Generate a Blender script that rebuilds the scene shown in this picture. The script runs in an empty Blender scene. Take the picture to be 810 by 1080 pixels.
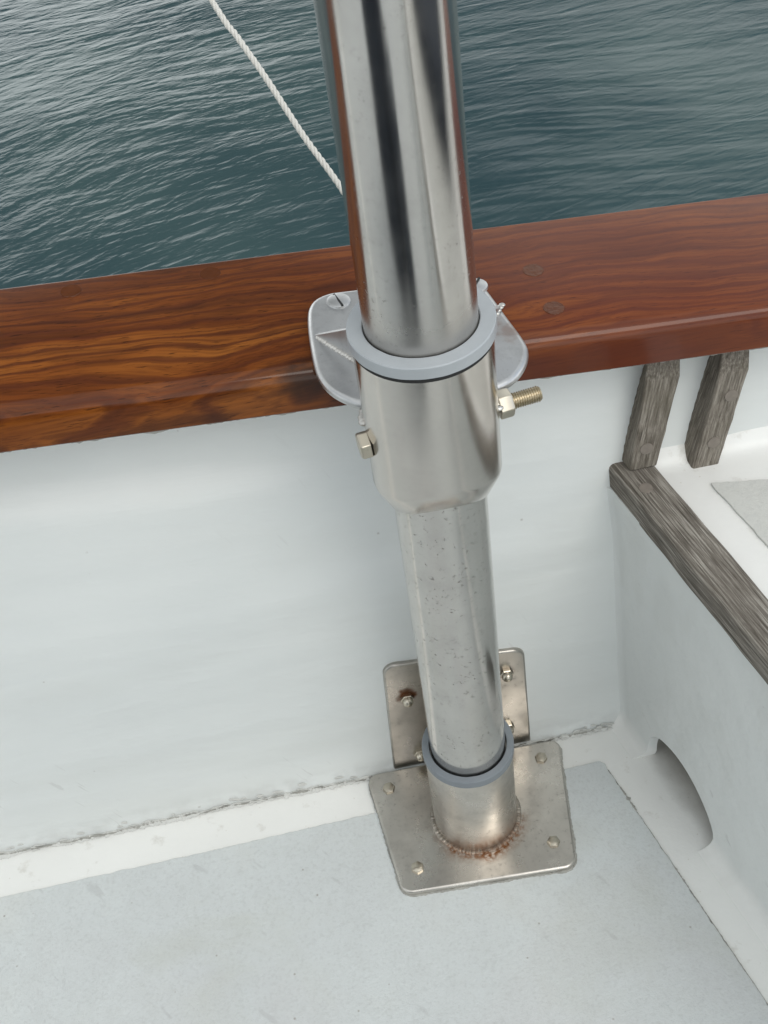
import bpy, bmesh, math, random
from mathutils import Vector, Matrix, noise
S = bpy.context.scene
COL = S.collection
R = math.radians
rnd = random.Random(7)

# ------------------------------------------------------------------ camera
cd = bpy.data.cameras.new("camera"); cam = bpy.data.objects.new("camera", cd); COL.objects.link(cam)
cd.sensor_fit = 'VERTICAL'; cd.sensor_height = 24; cd.lens = 24 * 1326.9 / 1080
cd.clip_start = .01; cd.clip_end = 5000
X = Vector((0.97938817, -0.16973532, -0.10949306))
Yd = Vector((-0.19790237, -0.69789699, -0.68831275))
Z = Vector((0.04041611, 0.6957943, -0.71710308))
M = Matrix.Identity(4)
for i in range(3):
    M[i][0] = X[i]; M[i][1] = -Yd[i]; M[i][2] = -Z[i]
M[0][3], M[1][3], M[2][3] = -0.0577, -0.4643, 0.807
cam.matrix_world = M
S.camera = cam

# ------------------------------------------------------------------ world, sun, exposure
SUN_EL, SUN_AZ = R(52), R(150)      # azimuth measured clockwise from +Y
w = bpy.data.worlds.new("World"); S.world = w; w.use_nodes = True
nt = w.node_tree; nt.nodes.clear()
def wn(t, **k):
    n = nt.nodes.new(t)
    for a, b in k.items(): setattr(n, a, b)
    return n
sky = wn('ShaderNodeTexSky', sky_type='NISHITA', sun_disc=False, sun_elevation=SUN_EL, sun_rotation=SUN_AZ)
tc = wn('ShaderNodeTexCoord'); mp = wn('ShaderNodeMapping'); mp.inputs['Scale'].default_value = (1, 1, 2.2)
nz = wn('ShaderNodeTexNoise'); nz.inputs['Scale'].default_value = 1.7; nz.inputs['Detail'].default_value = 6; nz.inputs['Distortion'].default_value = .4
rp = wn('ShaderNodeValToRGB'); rp.color_ramp.elements[0].position = .36; rp.color_ramp.elements[1].position = .50
n2 = wn('ShaderNodeTexNoise'); n2.inputs['Scale'].default_value = 3.1; n2.inputs['Detail'].default_value = 5
rc = wn('ShaderNodeValToRGB'); rc.color_ramp.elements[0].position = .3; rc.color_ramp.elements[1].position = .7
rc.color_ramp.elements[0].color = (6.6, 6.95, 7.0, 1); rc.color_ramp.elements[1].color = (10.9, 11.3, 11.25, 1)
mx = wn('ShaderNodeMix', data_type='RGBA'); bg = wn('ShaderNodeBackground'); bg.inputs['Strength'].default_value = .115
wo = wn('ShaderNodeOutputWorld')
L = nt.links.new
L(tc.outputs['Generated'], mp.inputs['Vector']); L(mp.outputs[0], nz.inputs['Vector']); L(mp.outputs[0], n2.inputs['Vector'])
L(nz.outputs['Fac'], rp.inputs[0]); L(n2.outputs['Fac'], rc.inputs[0])
L(rp.outputs[0], mx.inputs['Factor']); L(sky.outputs[0], mx.inputs['A']); L(rc.outputs[0], mx.inputs['B'])
# overcast: brightest around the veiled sun, a dark sky patch added outboard dulls the rail's reflection
def wdot(v):
    q = wn('ShaderNodeVectorMath', operation='DOT_PRODUCT'); L(tc.outputs['Generated'], q.inputs[0]); q.inputs[1].default_value = v; return q.outputs['Value']
def wmap(f, a, b, c, d):
    q = wn('ShaderNodeMapRange', interpolation_type='SMOOTHSTEP'); L(f, q.inputs[0])
    for i, x in enumerate((a, b, c, d)): q.inputs[i + 1].default_value = x
    return q.outputs[0]
def wdir(az, el): return (math.sin(R(az)) * math.cos(R(el)), math.cos(R(az)) * math.cos(R(el)), math.sin(R(el)))
def wmul(a, b):
    q = wn('ShaderNodeMath', operation='MULTIPLY'); L(a, q.inputs[0]); L(b, q.inputs[1]); return q.outputs[0]
glow = wmap(wdot((math.sin(SUN_AZ) * math.cos(SUN_EL), math.cos(SUN_AZ) * math.cos(SUN_EL), math.sin(SUN_EL))), -.45, 1.0, .85, 1.35)
dark = wmul(wmap(wdot(wdir(-2, 41)), .945, .985, 1.0, .10), wmap(wdot(wdir(-16, 12)), .93, .99, 1.0, 2.0))  # added sky patches: dark one for rail reflections, bright low one for the water
glow = wmul(glow, wmap(wdot((0, 0, 1)), .36, .50, 1.55, 1.0))
sc_ = wn('ShaderNodeVectorMath', operation='SCALE'); L(mx.outputs['Result'], sc_.inputs[0]); L(wmul(glow, dark), sc_.inputs['Scale'])
L(sc_.outputs[0], bg.inputs['Color']); L(bg.outputs[0], wo.inputs['Surface'])
sl = bpy.data.lights.new("sun", 'SUN'); sl.energy = 1.1; sl.angle = R(28); sl.color = (1, .96, .9)
so = bpy.data.objects.new("sun", sl); COL.objects.link(so)
sd = Vector((math.sin(SUN_AZ) * math.cos(SUN_EL), math.cos(SUN_AZ) * math.cos(SUN_EL), math.sin(SUN_EL)))
so.rotation_euler = sd.to_track_quat('Z', 'Y').to_euler(); so.location = (0, 0, 5)
S.view_settings.view_transform = 'Standard'; S.view_settings.look = 'None'
S.view_settings.exposure = -0.3; S.view_settings.gamma = 1; S.view_settings.use_curve_mapping = False

# ------------------------------------------------------------------ materials
class MT:
    def __init__(s, name):
        s.m = bpy.data.materials.new(name); s.m.use_nodes = True
        s.t = s.m.node_tree; s.b = s.t.nodes['Principled BSDF']
        s.tc = s.t.nodes.new('ShaderNodeTexCoord'); s.bumpn = None
    def n(s, t, **k):
        n = s.t.nodes.new(t)
        for a, b in k.items(): setattr(n, a, b)
        return n
    def l(s, a, b): s.t.links.new(a, b)
    def set(s, **k):
        for a, b in k.items():
            i = s.b.inputs[a.replace('_', ' ')]
            if hasattr(b, 'is_output'): s.l(b, i)
            else: i.default_value = b
        return s
    def map(s, sc=(1, 1, 1), loc=(0, 0, 0), rot=(0, 0, 0), src=None):
        if any(rot):
            q = s.n('ShaderNodeMapping'); q.inputs['Rotation'].default_value = rot; s.l(src or s.tc.outputs['Object'], q.inputs['Vector']); src = q.outputs[0]; rot = (0, 0, 0)
        m = s.n('ShaderNodeMapping'); m.inputs['Scale'].default_value = sc; m.inputs['Location'].default_value = loc
        m.inputs['Rotation'].default_value = rot
        s.l(src or s.tc.outputs['Object'], m.inputs['Vector']); return m.outputs[0]
    def noise(s, scale, detail=4, vec=None, dist=0, rough=.5):
        q = s.n('ShaderNodeTexNoise'); q.inputs['Scale'].default_value = scale; q.inputs['Detail'].default_value = detail
        q.inputs['Distortion'].default_value = dist; q.inputs['Roughness'].default_value = rough
        s.l(vec or s.tc.outputs['Object'], q.inputs['Vector']); return q.outputs['Fac']
    def vor(s, scale, vec=None):
        q = s.n('ShaderNodeTexVoronoi'); q.inputs['Scale'].default_value = scale
        s.l(vec or s.tc.outputs['Object'], q.inputs['Vector']); return q.outputs['Distance']
    def ramp(s, f, *st):
        q = s.n('ShaderNodeValToRGB'); e = q.color_ramp.elements
        while len(e) < len(st): e.new(.5)
        for i, (p, c) in enumerate(st):
            e[i].position = p
            e[i].color = (*c, 1) if isinstance(c, tuple) else (c, c, c, 1)
        s.l(f, q.inputs[0]); return q.outputs[0]
    def math(s, op, a, b=0, c=None):
        q = s.n('ShaderNodeMath', operation=op)
        for i, v in enumerate((a, b, c)):
            if v is None: continue
            if hasattr(v, 'is_output'): s.l(v, q.inputs[i])
            else: q.inputs[i].default_value = v
        return q.outputs[0]
    def mix(s, f, a, b, mode='MIX'):
        q = s.n('ShaderNodeMix', data_type='RGBA', blend_type=mode)
        for k, v in (('Factor', f), ('A', a), ('B', b)):
            i = [x for x in q.inputs if x.name == k and (x.type == 'RGBA' or k == 'Factor')][0]
            if hasattr(v, 'is_output'): s.l(v, i)
            else: i.default_value = (*v, 1) if isinstance(v, tuple) else v
        return [o for o in q.outputs if o.type == 'RGBA'][0]
    def bump(s, h, dist, strength=1.0, into=None):
        q = s.n('ShaderNodeBump'); q.inputs['Distance'].default_value = dist; q.inputs['Strength'].default_value = strength
        s.l(h, q.inputs['Height'])
        if s.bumpn: s.l(s.bumpn, q.inputs['Normal'])
        s.bumpn = q.outputs[0]; s.l(s.bumpn, s.b.inputs['Normal']); return s
    def dist(s, p):   # distance of the shading point from p (object space)
        q = s.n('ShaderNodeVectorMath', operation='DISTANCE'); s.l(s.tc.outputs['Object'], q.inputs[0]); q.inputs[1].default_value = p
        return q.outputs['Value']

def varnished_teak():
    t = MT('varnished_teak')
    wn_ = t.noise(1.0, 3, t.map((6.5, 13, 13), (5, 2, 0)))
    cb = t.n('ShaderNodeCombineXYZ'); t.l(t.math('MULTIPLY_ADD', wn_, .055, -.0275), cb.inputs[1]); t.l(t.math('MULTIPLY_ADD', wn_, .02, -.01), cb.inputs[2])
    ad = t.n('ShaderNodeVectorMath', operation='ADD'); t.l(t.tc.outputs['Object'], ad.inputs[0]); t.l(cb.outputs[0], ad.inputs[1]); WV = ad.outputs[0]
    # cathedral figure: slow wave across the board warped by noise stretched along it
    long_ = t.noise(1.0, 4, t.map((3.2, 30, 30), src=WV), dist=.9)
    wv = t.n('ShaderNodeTexWave', wave_type='BANDS', bands_direction='Y'); wv.inputs['Scale'].default_value = 4.2
    wv.inputs['Distortion'].default_value = 11; wv.inputs['Detail'].default_value = 3; wv.inputs['Detail Scale'].default_value = .55
    t.l(t.map((1.6, 8, 8), (.3, .15, 0), src=WV), wv.inputs['Vector'])
    fine = t.noise(1.0, 6, t.map((14, 560, 560), src=WV), rough=.6)
    streak = t.noise(1.0, 4, t.map((3.6, 80, 80), (2, 1, 0), src=WV), dist=.5)
    base = t.ramp(long_, (.25, (.065, .017, .004)), (.45, (.15, .040, .008)), (.58, (.215, .064, .011)), (.75, (.29, .096, .017)))
    c = t.mix(t.ramp(wv.outputs['Fac'], (.0, .8), (.4, .0)), base, (.085, .022, .008))
    c = t.mix(t.ramp(streak, (.33, .6), (.48, 0.)), c, (.035, .011, .006))
    c = t.mix(t.ramp(fine, (.40, .42), (.56, 0.)), c, (.05, .014, .005))
    pore = t.ramp(t.noise(1, 3, t.map((75, 1100, 1100), (3, 2, 1))), (.62, 0.), (.68, .7))
    c = t.mix(pore, c, (.022, .007, .003))
    stain = t.ramp(t.math('ADD', t.dist((-.058, .050, .385)), t.math('MULTIPLY_ADD', t.noise(120, 4), .014, -.007)), (.006, .85), (.016, 0.))
    c = t.mix(stain, c, (.02, .012, .008))
    # the board turns redder and browner towards the right
    sp = t.n('ShaderNodeSeparateXYZ'); t.l(t.tc.outputs['Object'], sp.inputs[0])
    redm = t.ramp(t.math('MULTIPLY_ADD', sp.outputs[0], 3.2, .5), (.2, 0.), (.85, 1.))
    c = t.mix(t.math('MULTIPLY', redm, .7), c, t.mix(.55, c, (.15, .036, .022)))
    t.set(Base_Color=c, Roughness=.42, Specular_IOR_Level=.03, Coat_Weight=.6, Coat_Roughness=.10, Coat_IOR=1.42)
    t.bump(fine, .00012, .4); t.bump(t.noise(18, 3), .0010, .35)
    # worn patch beside the bracket
    return t.m
def weathered_teak():
    t = MT('weathered_teak')
    gr = t.noise(1, 8, t.map((900, 900, 26), rot=(0, R(-8.7), 0)), rough=.75)
    lo = t.noise(30, 4)
    c = t.ramp(gr, (.34, (.085, .072, .056)), (.5, (.225, .198, .165)), (.64, (.40, .365, .315)))
    c = t.mix(t.ramp(lo, (.45, 0.), (.75, .45)), c, (.13, .115, .08))
    t.set(Base_Color=c, Roughness=.88, Specular_IOR_Level=.25); t.bump(gr, .0016, .9); return t.m
def weathered_teak_long():
    t = MT('weathered_teak_along')
    v = t.map((850, 26, 850), rot=(0, 0, R(-12.6)))
    gr = t.noise(1, 8, v, rough=.7); lo = t.noise(22, 4)
    c = t.ramp(gr, (.36, (.08, .068, .055)), (.5, (.215, .193, .165)), (.63, (.47, .44, .39)))
    c = t.mix(t.ramp(lo, (.45, 0.), (.75, .4)), c, (.12, .10, .082))
    t.set(Base_Color=c, Roughness=.85, Specular_IOR_Level=.25); t.bump(gr, .0018, .9); return t.m
def wall_paint(foot=False):
    t = MT('bench_side_paint' if foot else 'white_topside_paint')
    lo = t.noise(5, 4); st = t.noise(1, 5, t.map((6, 60, 60)))
    c = t.ramp(lo, (.3, (.70, .725, .715)), (.7, (.76, .78, .765)))
    c = t.mix(t.ramp(st, (.45, 0.), (.8, .18)), c, (.65, .68, .675))
    # scattered ochre drips close under the rail, dirt specks
    sp = t.n('ShaderNodeSeparateXYZ'); t.l(t.tc.outputs['Object'], sp.inputs[0])
    h = t.math('ADD', sp.outputs[2], t.math('MULTIPLY', sp.outputs[0], .078))
    near = t.ramp(h, (.335, 0.), (.345, 1.))
    blot = t.ramp(t.noise(1, 3, t.map((28, 60, 90), (1.3, 0, 0))), (.56, 0.), (.62, .7))
    c = t.mix(t.math('MULTIPLY', near, blot), c, (.42, .33, .17))
    low = t.ramp(sp.outputs[2], (.006, .0 if foot else .22), (.018, 0.))
    c = t.mix(t.math('MULTIPLY', low, t.ramp(t.noise(70, 5), (.42, 0.), (.62, 1.))), c, (.34, .33, .31))
    if foot: c = t.mix(t.ramp(t.math('ADD', sp.outputs[2], t.math('MULTIPLY', t.noise(30, 3), .006)), (.007, 1.), (.020, 0.)), c, (.80, .80, .775))
    scuff = t.math('MULTIPLY', t.ramp(t.noise(1, 2, t.map((260, 60, 30), rot=(0, R(28), 0))), (.68, 0.), (.72, .4)), t.ramp(t.noise(7, 2), (.52, 0.), (.6, 1.)))
    c = t.mix(scuff, c, (.50, .50, .49))
    c = t.mix(t.ramp(t.noise(1, 4, t.map((3, 30, 14), (4, 1, 2)), dist=.5), (.5, 0.), (.75, .32)), c, (.58, .59, .56))
    speck = t.ramp(t.vor(55), (.035, .7), (.06, 0.))
    c = t.mix(t.math('MULTIPLY', speck, t.ramp(t.noise(14, 1), (.55, 0.), (.6, 1.))), c, (.45, .44, .42))
    t.set(Base_Color=c, Roughness=t.ramp(lo, (.3, .32), (.7, .45)), Specular_IOR_Level=.45)
    brush = t.noise(1, 5, t.map((14, 14, 420), rot=(0, R(-4), 0)), rough=.7)
    t.bump(t.noise(1, 4, t.map((9, 45, 45))), .0022, .7); t.bump(brush, .0003, .5); t.bump(t.noise(24, 3), .0008, .5); return t.m
def gloss_white():
    t = MT('white_gloss_paint')
    c = t.ramp(t.noise(9, 5), (.3, (.80, .80, .775)), (.7, (.86, .86, .835)))
    m = t.ramp(t.noise(45, 6, rough=.65), (.60, 0.), (.72, .5))
    c = t.mix(m, c, (.50, .47, .41))
    c = t.mix(t.ramp(t.vor(120), (.03, .6), (.08, 0.)), c, (.62, .59, .52))
    sp = t.n('ShaderNodeSeparateXYZ'); t.l(t.tc.outputs['Object'], sp.inputs[0])   # darker brown inside the bench, behind the drain hole
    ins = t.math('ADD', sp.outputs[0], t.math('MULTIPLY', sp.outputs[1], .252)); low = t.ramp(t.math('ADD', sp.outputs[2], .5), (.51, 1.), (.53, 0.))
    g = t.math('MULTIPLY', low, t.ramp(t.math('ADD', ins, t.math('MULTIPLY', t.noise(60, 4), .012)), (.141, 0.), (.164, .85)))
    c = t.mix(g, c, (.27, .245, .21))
    t.set(Base_Color=c, Roughness=.4); t.bump(t.noise(38, 4), .0012, .5); t.bump(t.noise(330, 3), .0003, .4); return t.m
def deck_grey(k=(1, 1, 1), nm='grey_nonskid_paint'):
    t = MT(nm); K = lambda c: tuple(a * b for a, b in zip(c, k))
    a = t.noise(7, 5, rough=.6); b = t.noise(55, 6, rough=.7)
    c = t.ramp(a, (.3, K((.60, .625, .63))), (.55, K((.635, .665, .665))), (.72, K((.655, .675, .66))))
    c = t.mix(t.ramp(b, (.42, 0.), (.75, .22)), c, (.45, .46, .45))
    c = t.mix(t.ramp(t.noise(420, 3), (.50, 0.), (.72, .2)), c, (.36, .37, .36))
    c = t.mix(t.ramp(t.vor(60, t.map((1, 1, 1), (.2, .1, 0))), (.03, .8), (.06, 0.)), c, (.33, .31, .28))
    c = t.mix(t.ramp(t.noise(1, 3, t.map((18, 70, 1), (.5, .3, 0), (0, 0, .9))), (.66, 0.), (.7, .35)), c, (.42, .43, .43))
    c = t.mix(t.ramp(t.noise(5.5, 4, t.map((1, 1, 1), (3, 1, 0)), dist=.8), (.48, 0.), (.72, .30)), c, (.56, .53, .53))
    c = t.mix(t.ramp(t.noise(9, 5, t.map((1, 1, 1), (7, 4, 0)), dist=1.2), (.54, 0.), (.74, .35)), c, (.52, .53, .47))
    t.set(Base_Color=c, Roughness=.62, Specular_IOR_Level=.35)
    t.bump(t.noise(480, 4, rough=.7), .0007, .7); t.bump(t.noise(30, 3), .001, .4); return t.m
def steel(name, rough, pits=.5, tint=(.63, .61, .58), rust=None, scratch=(500, 500, 12), dull=.5, ringrust=False, tarnish=False):
    t = MT(name)
    lo = t.noise(38, 5, rough=.6); fi = t.noise(300, 5, rough=.7)
    br = t.noise(1, 5, t.map(scratch))
    c = t.mix(t.ramp(lo, (.35, 0.), (.7, .5 * dull)), tint, tuple(x * .72 for x in tint))
    pit = t.math('MULTIPLY', t.ramp(fi, (.64 - .07 * pits, 0.), (.69 - .05 * pits, 1.)), t.ramp(t.noise(17, 3), (.40, 0.), (.58, pits)))
    c = t.mix(t.math('MULTIPLY', pit, .8), c, (.24, .222, .20))
    c = t.mix(t.math('MULTIPLY', t.math('MULTIPLY', t.ramp(t.vor(230, t.map((1, 1, .7))), (.04, 1.), (.12, 0.)), t.ramp(t.noise(35, 2), (.48, 0.), (.58, 1.))), pits * .6), c, (.14, .125, .11))
    ro = t.math('ADD', rough, t.math('MULTIPLY', t.ramp(lo, (.35, 0.), (.7, 1.)), .16 * dull))
    ro = t.math('ADD', ro, t.math('MULTIPLY', pit, .3))
    c = t.mix(t.ramp(t.noise(16, 4, dist=.6), (.42, 0.), (.62, .38 * dull)), c, tuple(x * .62 for x in tint))
    c = t.mix(t.math('MULTIPLY', t.ramp(t.noise(75, 6, rough=.75), (.5, 0.), (.64, 1.)), .3 * dull), c, tuple(x * .55 for x in tint))
    met = 1.0
    if tarnish:   # dull grimy band just above the bush
        sp = t.n('ShaderNodeSeparateXYZ'); t.l(t.tc.outputs['Object'], sp.inputs[0])
        f = t.ramp(t.math('ADD', sp.outputs[2], t.math('MULTIPLY', t.noise(60, 4), .02)), (.463, 1.), (.490, 0.))
        ro = t.math('ADD', ro, t.math('MULTIPLY', f, .20)); c = t.mix(t.math('MULTIPLY', f, .25), c, (.40, .37, .33))
    if rust:
        for (p, r0, r1, amt) in rust:
            f = t.ramp(t.math('ADD', t.dist(p), t.math('MULTIPLY_ADD', t.noise(150, 4), (r1 - r0) * 3, -(r1 - r0) * 1.5)), (r0, amt), (r1, 0.))
            c = t.mix(f, c, t.mix(t.noise(260, 3), (.23, .075, .02), (.10, .045, .02)))
            ro = t.math('ADD', ro, t.math('MULTIPLY', f, .35))
    if ringrust:
        sp = t.n('ShaderNodeSeparateXYZ'); t.l(t.tc.outputs['Object'], sp.inputs[0]); x_, y_, z_ = sp.outputs
        rr_ = t.math('SQRT', t.math('ADD', t.math('MULTIPLY', x_, x_), t.math('MULTIPLY', y_, y_)))
        band = t.math('ABSOLUTE', t.math('SUBTRACT', rr_, t.math('MULTIPLY_ADD', t.noise(90, 3), .006, .0300)))
        f = t.ramp(band, (.0016, 1.), (.0055, 0.))
        f = t.math('MULTIPLY', f, t.ramp(t.math('MULTIPLY_ADD', t.noise(75, 3), .05, t.math('MULTIPLY', y_, -1)), (.036, .0), (.052, 1.)))
        f = t.math('MULTIPLY', f, t.ramp(z_, (.009, 1.), (.0125, 0.)))
        f = t.math('MULTIPLY', f, t.ramp(t.noise(420, 4), (.35, .25), (.6, 1.)))
        c = t.mix(f, c, t.mix(t.noise(330, 3), (.36, .14, .035), (.14, .06, .025))); ro = t.math('ADD', ro, t.math('MULTIPLY', f, .3))
    t.set(Base_Color=c, Metallic=met, Roughness=ro)
    t.bump(br, .00006, .3); t.bump(pit, .00008 * pits, -.4); t.bump(t.noise(14, 2), .0015, .25); return t.m
def simple(name, col, rough, metal=0, ns=200, bump=.0003, var=.8):
    t = MT(name); c = t.mix(t.noise(ns, 4), tuple(x * var for x in col), col)
    t.set(Base_Color=c, Roughness=rough, Metallic=metal); t.bump(t.noise(ns * 2, 3), bump, .5); return t.m
def water_mat():
    t = MT('harbour_water')
    o = t.tc.outputs['Object']
    warp = t.n('ShaderNodeTexNoise'); warp.inputs['Scale'].default_value = .8; warp.inputs['Detail'].default_value = 1.5; t.l(o, warp.inputs['Vector'])
    va = t.n('ShaderNodeVectorMath', operation='MULTIPLY_ADD'); t.l(warp.outputs['Color'], va.inputs[0]); va.inputs[1].default_value = (.35, .35, 0); t.l(o, va.inputs[2])
    V = va.outputs[0]
    sp = t.n('ShaderNodeSeparateXYZ'); t.l(o, sp.inputs[0])
    left = t.ramp(t.math('MULTIPLY_ADD', t.math('ADD', t.math('ADD', sp.outputs[0], t.math('MULTIPLY', sp.outputs[1], .22)), t.noise(1.1, 2)), .5, .3), (.25, 1.), (.80, 0.))
    a1 = t.noise(1, 2, t.map((3.0, 15, 1), rot=(0, 0, R(-27)), src=V), dist=.25)
    a2 = t.noise(1, 2, t.map((2.8, 17, 1), rot=(0, 0, R(4)), src=V), dist=.35)
    w1 = t.mix(left, a2, a1)
    w2 = t.noise(1, 3, t.map((6, 26, 1), rot=(0, 0, R(-10)), src=V), dist=.4)
    far = t.ramp(t.math('MULTIPLY', sp.outputs[1], .2), (.36, .15), (.62, 1.))
    w2 = t.math('MULTIPLY', w2, far)
    w3 = t.math('MULTIPLY', t.noise(1, 2, t.map((22, 60, 1), rot=(0, 0, R(5)), src=V)), far)
    patch = t.ramp(t.noise(.9, 3, dist=.6), (.35, .35), (.62, 1.))
    w2 = t.math('MULTIPLY', w2, patch); w3 = t.math('MULTIPLY', w3, patch)
    t.set(Base_Color=t.ramp(t.noise(1.3, 3), (.35, (.030, .058, .066)), (.65, (.050, .086, .088))), Roughness=.09, IOR=1.333)
    t.bump(t.noise(1.4, 2), .05, .5); t.bump(w1, .0085, .7); t.bump(w2, .0065, .7); t.bump(w3, .0032, .7); t.bump(t.noise(1, 3, t.map((11, 42, 1), rot=(0, 0, R(-16)), src=V), dist=.5), .0028, .7)
    return t.m

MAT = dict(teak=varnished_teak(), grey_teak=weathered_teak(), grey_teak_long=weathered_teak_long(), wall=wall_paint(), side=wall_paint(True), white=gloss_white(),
    deck=deck_grey(), seat=deck_grey((1.02, .98, .93), 'beige_nonskid_paint'), water=water_mat(),
    polish=steel('polished_steel', .12, .5, (.62, .60, .575), dull=.5, tarnish=True),
    tube=steel('worn_steel', .12, .8, (.66, .64, .61), dull=.45),
    collar=steel('brushed_collar_steel', .165, .05, (.66, .625, .585), scratch=(60, 60, 700), dull=.35),
    plate=steel('cast_plate_steel', .32, .35, (.60, .60, .60), scratch=(60, 60, 60), dull=1.0, rust=[((.052, .055, .392), .002, .014, .5)]),
    base=steel('stained_plate_steel', .24, .6, (.64, .605, .555), dull=.9, scratch=(400, 30, 30), ringrust=True, rust=[((-.031, -.012, .005), .001, .004, .7), ((-.02, .046, .006), .002, .006, .35), ((.03, .046, .006), .002, .008, .35)]),
    back=steel('stained_backplate_steel', .26, .6, (.50, .475, .435), dull=.9, scratch=(40, 400, 30), rust=[((-.032, .0558, .0850), .004, .008, .95), ((.0395, .0558, .089), .003, .005, .4)]),
    weld=steel('weld_steel', .33, .3, (.62, .60, .57), dull=1),
    rusty=steel('rust_tinged_weld', .42, .8, (.45, .41, .36), dull=1, ringrust=True),
    screw=steel('screw_steel', .28, .3, (.58, .53, .44), dull=.6),
    thread=steel('brassy_thread_steel', .3, .3, (.50, .43, .31), dull=.6),
    bush=simple('grey_plastic', (.40, .425, .445), .42, ns=90, var=.85), bush2=simple('blue_grey_plastic', (.225, .25, .275), .45, ns=90, var=.8),
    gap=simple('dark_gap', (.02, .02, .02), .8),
    caulk=simple('cracked_sealant', (.50, .49, .45), .8, ns=160, var=.4, bump=.001),
    caulkw=simple('flaking_white_paint', (.72, .72, .69), .6, ns=120, var=.75, bump=.001),
    rope=simple('white_braided_cord', (.72, .70, .65), .8, ns=700, bump=.0006),
    plug=simple('grey_wood_plug', (.27, .235, .20), .85, ns=300, var=.6),
    bung=simple('varnished_bung', (.125, .037, .011), .16, ns=160, var=.55),
    navy=simple('navy_canvas', (.020, .028, .042), .8, ns=300),
    dark=simple('dark_hull_paint', (.03, .05, .07), .3))

# ------------------------------------------------------------------ helpers
def tag(o, label=None, cat=None, group=None, kind=None):
    for k, v in (('label', label), ('category', cat), ('group', group), ('kind', kind)):
        if v: o[k] = v
    return o
def empty(name, loc=(0, 0, 0)):
    o = bpy.data.objects.new(name, None); COL.objects.link(o); o.location = loc; o.empty_display_size = .02; return o
def obj(name, bm, mat, parent=None, smooth=35, bevel=0, seg=3, rec=True):
    if rec: bmesh.ops.recalc_face_normals(bm, faces=bm.faces)
    me = bpy.data.meshes.new(name); bm.to_mesh(me); bm.free()
    o = bpy.data.objects.new(name, me); COL.objects.link(o); me.materials.append(MAT[mat] if isinstance(mat, str) else mat)
    if parent: o.parent = parent; o.matrix_parent_inverse = Matrix.Translation(-parent.location) if parent.type == 'EMPTY' else Matrix.Identity(4)
    if smooth is not None:
        me.polygons.foreach_set('use_smooth', [True] * len(me.polygons))
        me.set_sharp_from_angle(angle=R(smooth))
    if bevel:
        b = o.modifiers.new('bevel', 'BEVEL'); b.width = bevel; b.segments = seg; b.limit_method = 'ANGLE'; b.angle_limit = R(40); b.harden_normals = False
    return o
def box(bm, lo, hi):
    vs = [bm.verts.new((x, y, z)) for x in (lo[0], hi[0]) for y in (lo[1], hi[1]) for z in (lo[2], hi[2])]
    for f in ((0, 1, 3, 2), (4, 6, 7, 5), (0, 4, 5, 1), (2, 3, 7, 6), (0, 2, 6, 4), (1, 5, 7, 3)): bm.faces.new([vs[i] for i in f])
def frame(axis):
    a = Vector(axis).normalized(); u = a.orthogonal().normalized(); return a, u, a.cross(u)
def lathe(bm, prof, c=(0, 0, 0), axis=(0, 0, 1), n=96, fn=None):
    """prof: list of (radius, height); closed at radius 0"""
    a, u, v = frame(axis); c = Vector(c); rows = []
    for (r, h) in prof:
        if r < 1e-7: rows.append([bm.verts.new(c + a * h)]); continue
        row = []
        for i in range(n):
            t = 2 * math.pi * i / n; rr, hh = (r, h) if not fn else fn(r, h, t)
            row.append(bm.verts.new(c + a * hh + (u * math.cos(t) + v * math.sin(t)) * rr))
        rows.append(row)
    for A, B in zip(rows, rows[1:]):
        for i in range(n):
            j = (i + 1) % n
            if len(A) == 1 and len(B) == 1: continue
            if len(A) == 1: bm.faces.new((A[0], B[i], B[j]))
            elif len(B) == 1: bm.faces.new((A[i], A[j], B[0]))
            else: bm.faces.new((A[i], A[j], B[j], B[i]))
def round_poly(pts, rads, n=8):
    out = []
    N = len(pts)
    for i in range(N):
        p = Vector(pts[i]); a = (Vector(pts[i - 1]) - p); b = (Vector(pts[(i + 1) % N]) - p); r = rads[i] if isinstance(rads, (list, tuple)) else rads
        if r <= 0: out.append(p); continue
        an = a.normalized(); bn = b.normalized(); ang = an.angle(bn); d = min(r / math.tan(ang / 2), a.length * .49, b.length * .49); r2 = d * math.tan(ang / 2)
        c = p + (an + bn).normalized() * (r2 / math.sin(ang / 2)); s = p + an * d - c; e = p + bn * d - c; tot = s.angle(e)
        sg = 1 if s.x * e.y - s.y * e.x > 0 else -1
        for k in range(n + 1):
            q = s.copy(); q.rotate(Matrix.Rotation(sg * tot * k / n, 2)); out.append(c + q)
    return out
def extrude_poly(bm, pts, f0, f1):
    """pts 2D, f0/f1 functions to 3D bottom / top"""
    lo = [bm.verts.new(f0(p)) for p in pts]; hi = [bm.verts.new(f1(p)) for p in pts]; n = len(pts)
    bm.faces.new(lo[::-1]); bm.faces.new(hi)
    for i in range(n):
        j = (i + 1) % n; bm.faces.new((lo[i], lo[j], hi[j], hi[i]))
def tube(bm, pts, r, n=12, cap=True, fr=None):
    pts = [Vector(p) for p in pts]; rows = []; u = None
    for i, p in enumerate(pts):
        t = (pts[min(i + 1, len(pts) - 1)] - pts[max(i - 1, 0)]).normalized()
        u = t.orthogonal().normalized() if u is None else (u - t * u.dot(t)).normalized(); v = t.cross(u)
        rr = r[i] if isinstance(r, list) else r
        rows.append([bm.verts.new(p + (u * math.cos(2 * math.pi * k / n) + v * math.sin(2 * math.pi * k / n)) * rr) for k in range(n)])
    for A, B in zip(rows, rows[1:]):
        for k in range(n): bm.faces.new((A[k], A[(k + 1) % n], B[(k + 1) % n], B[k]))
    if cap: bm.faces.new(rows[0][::-1]); bm.faces.new(rows[-1])
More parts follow.
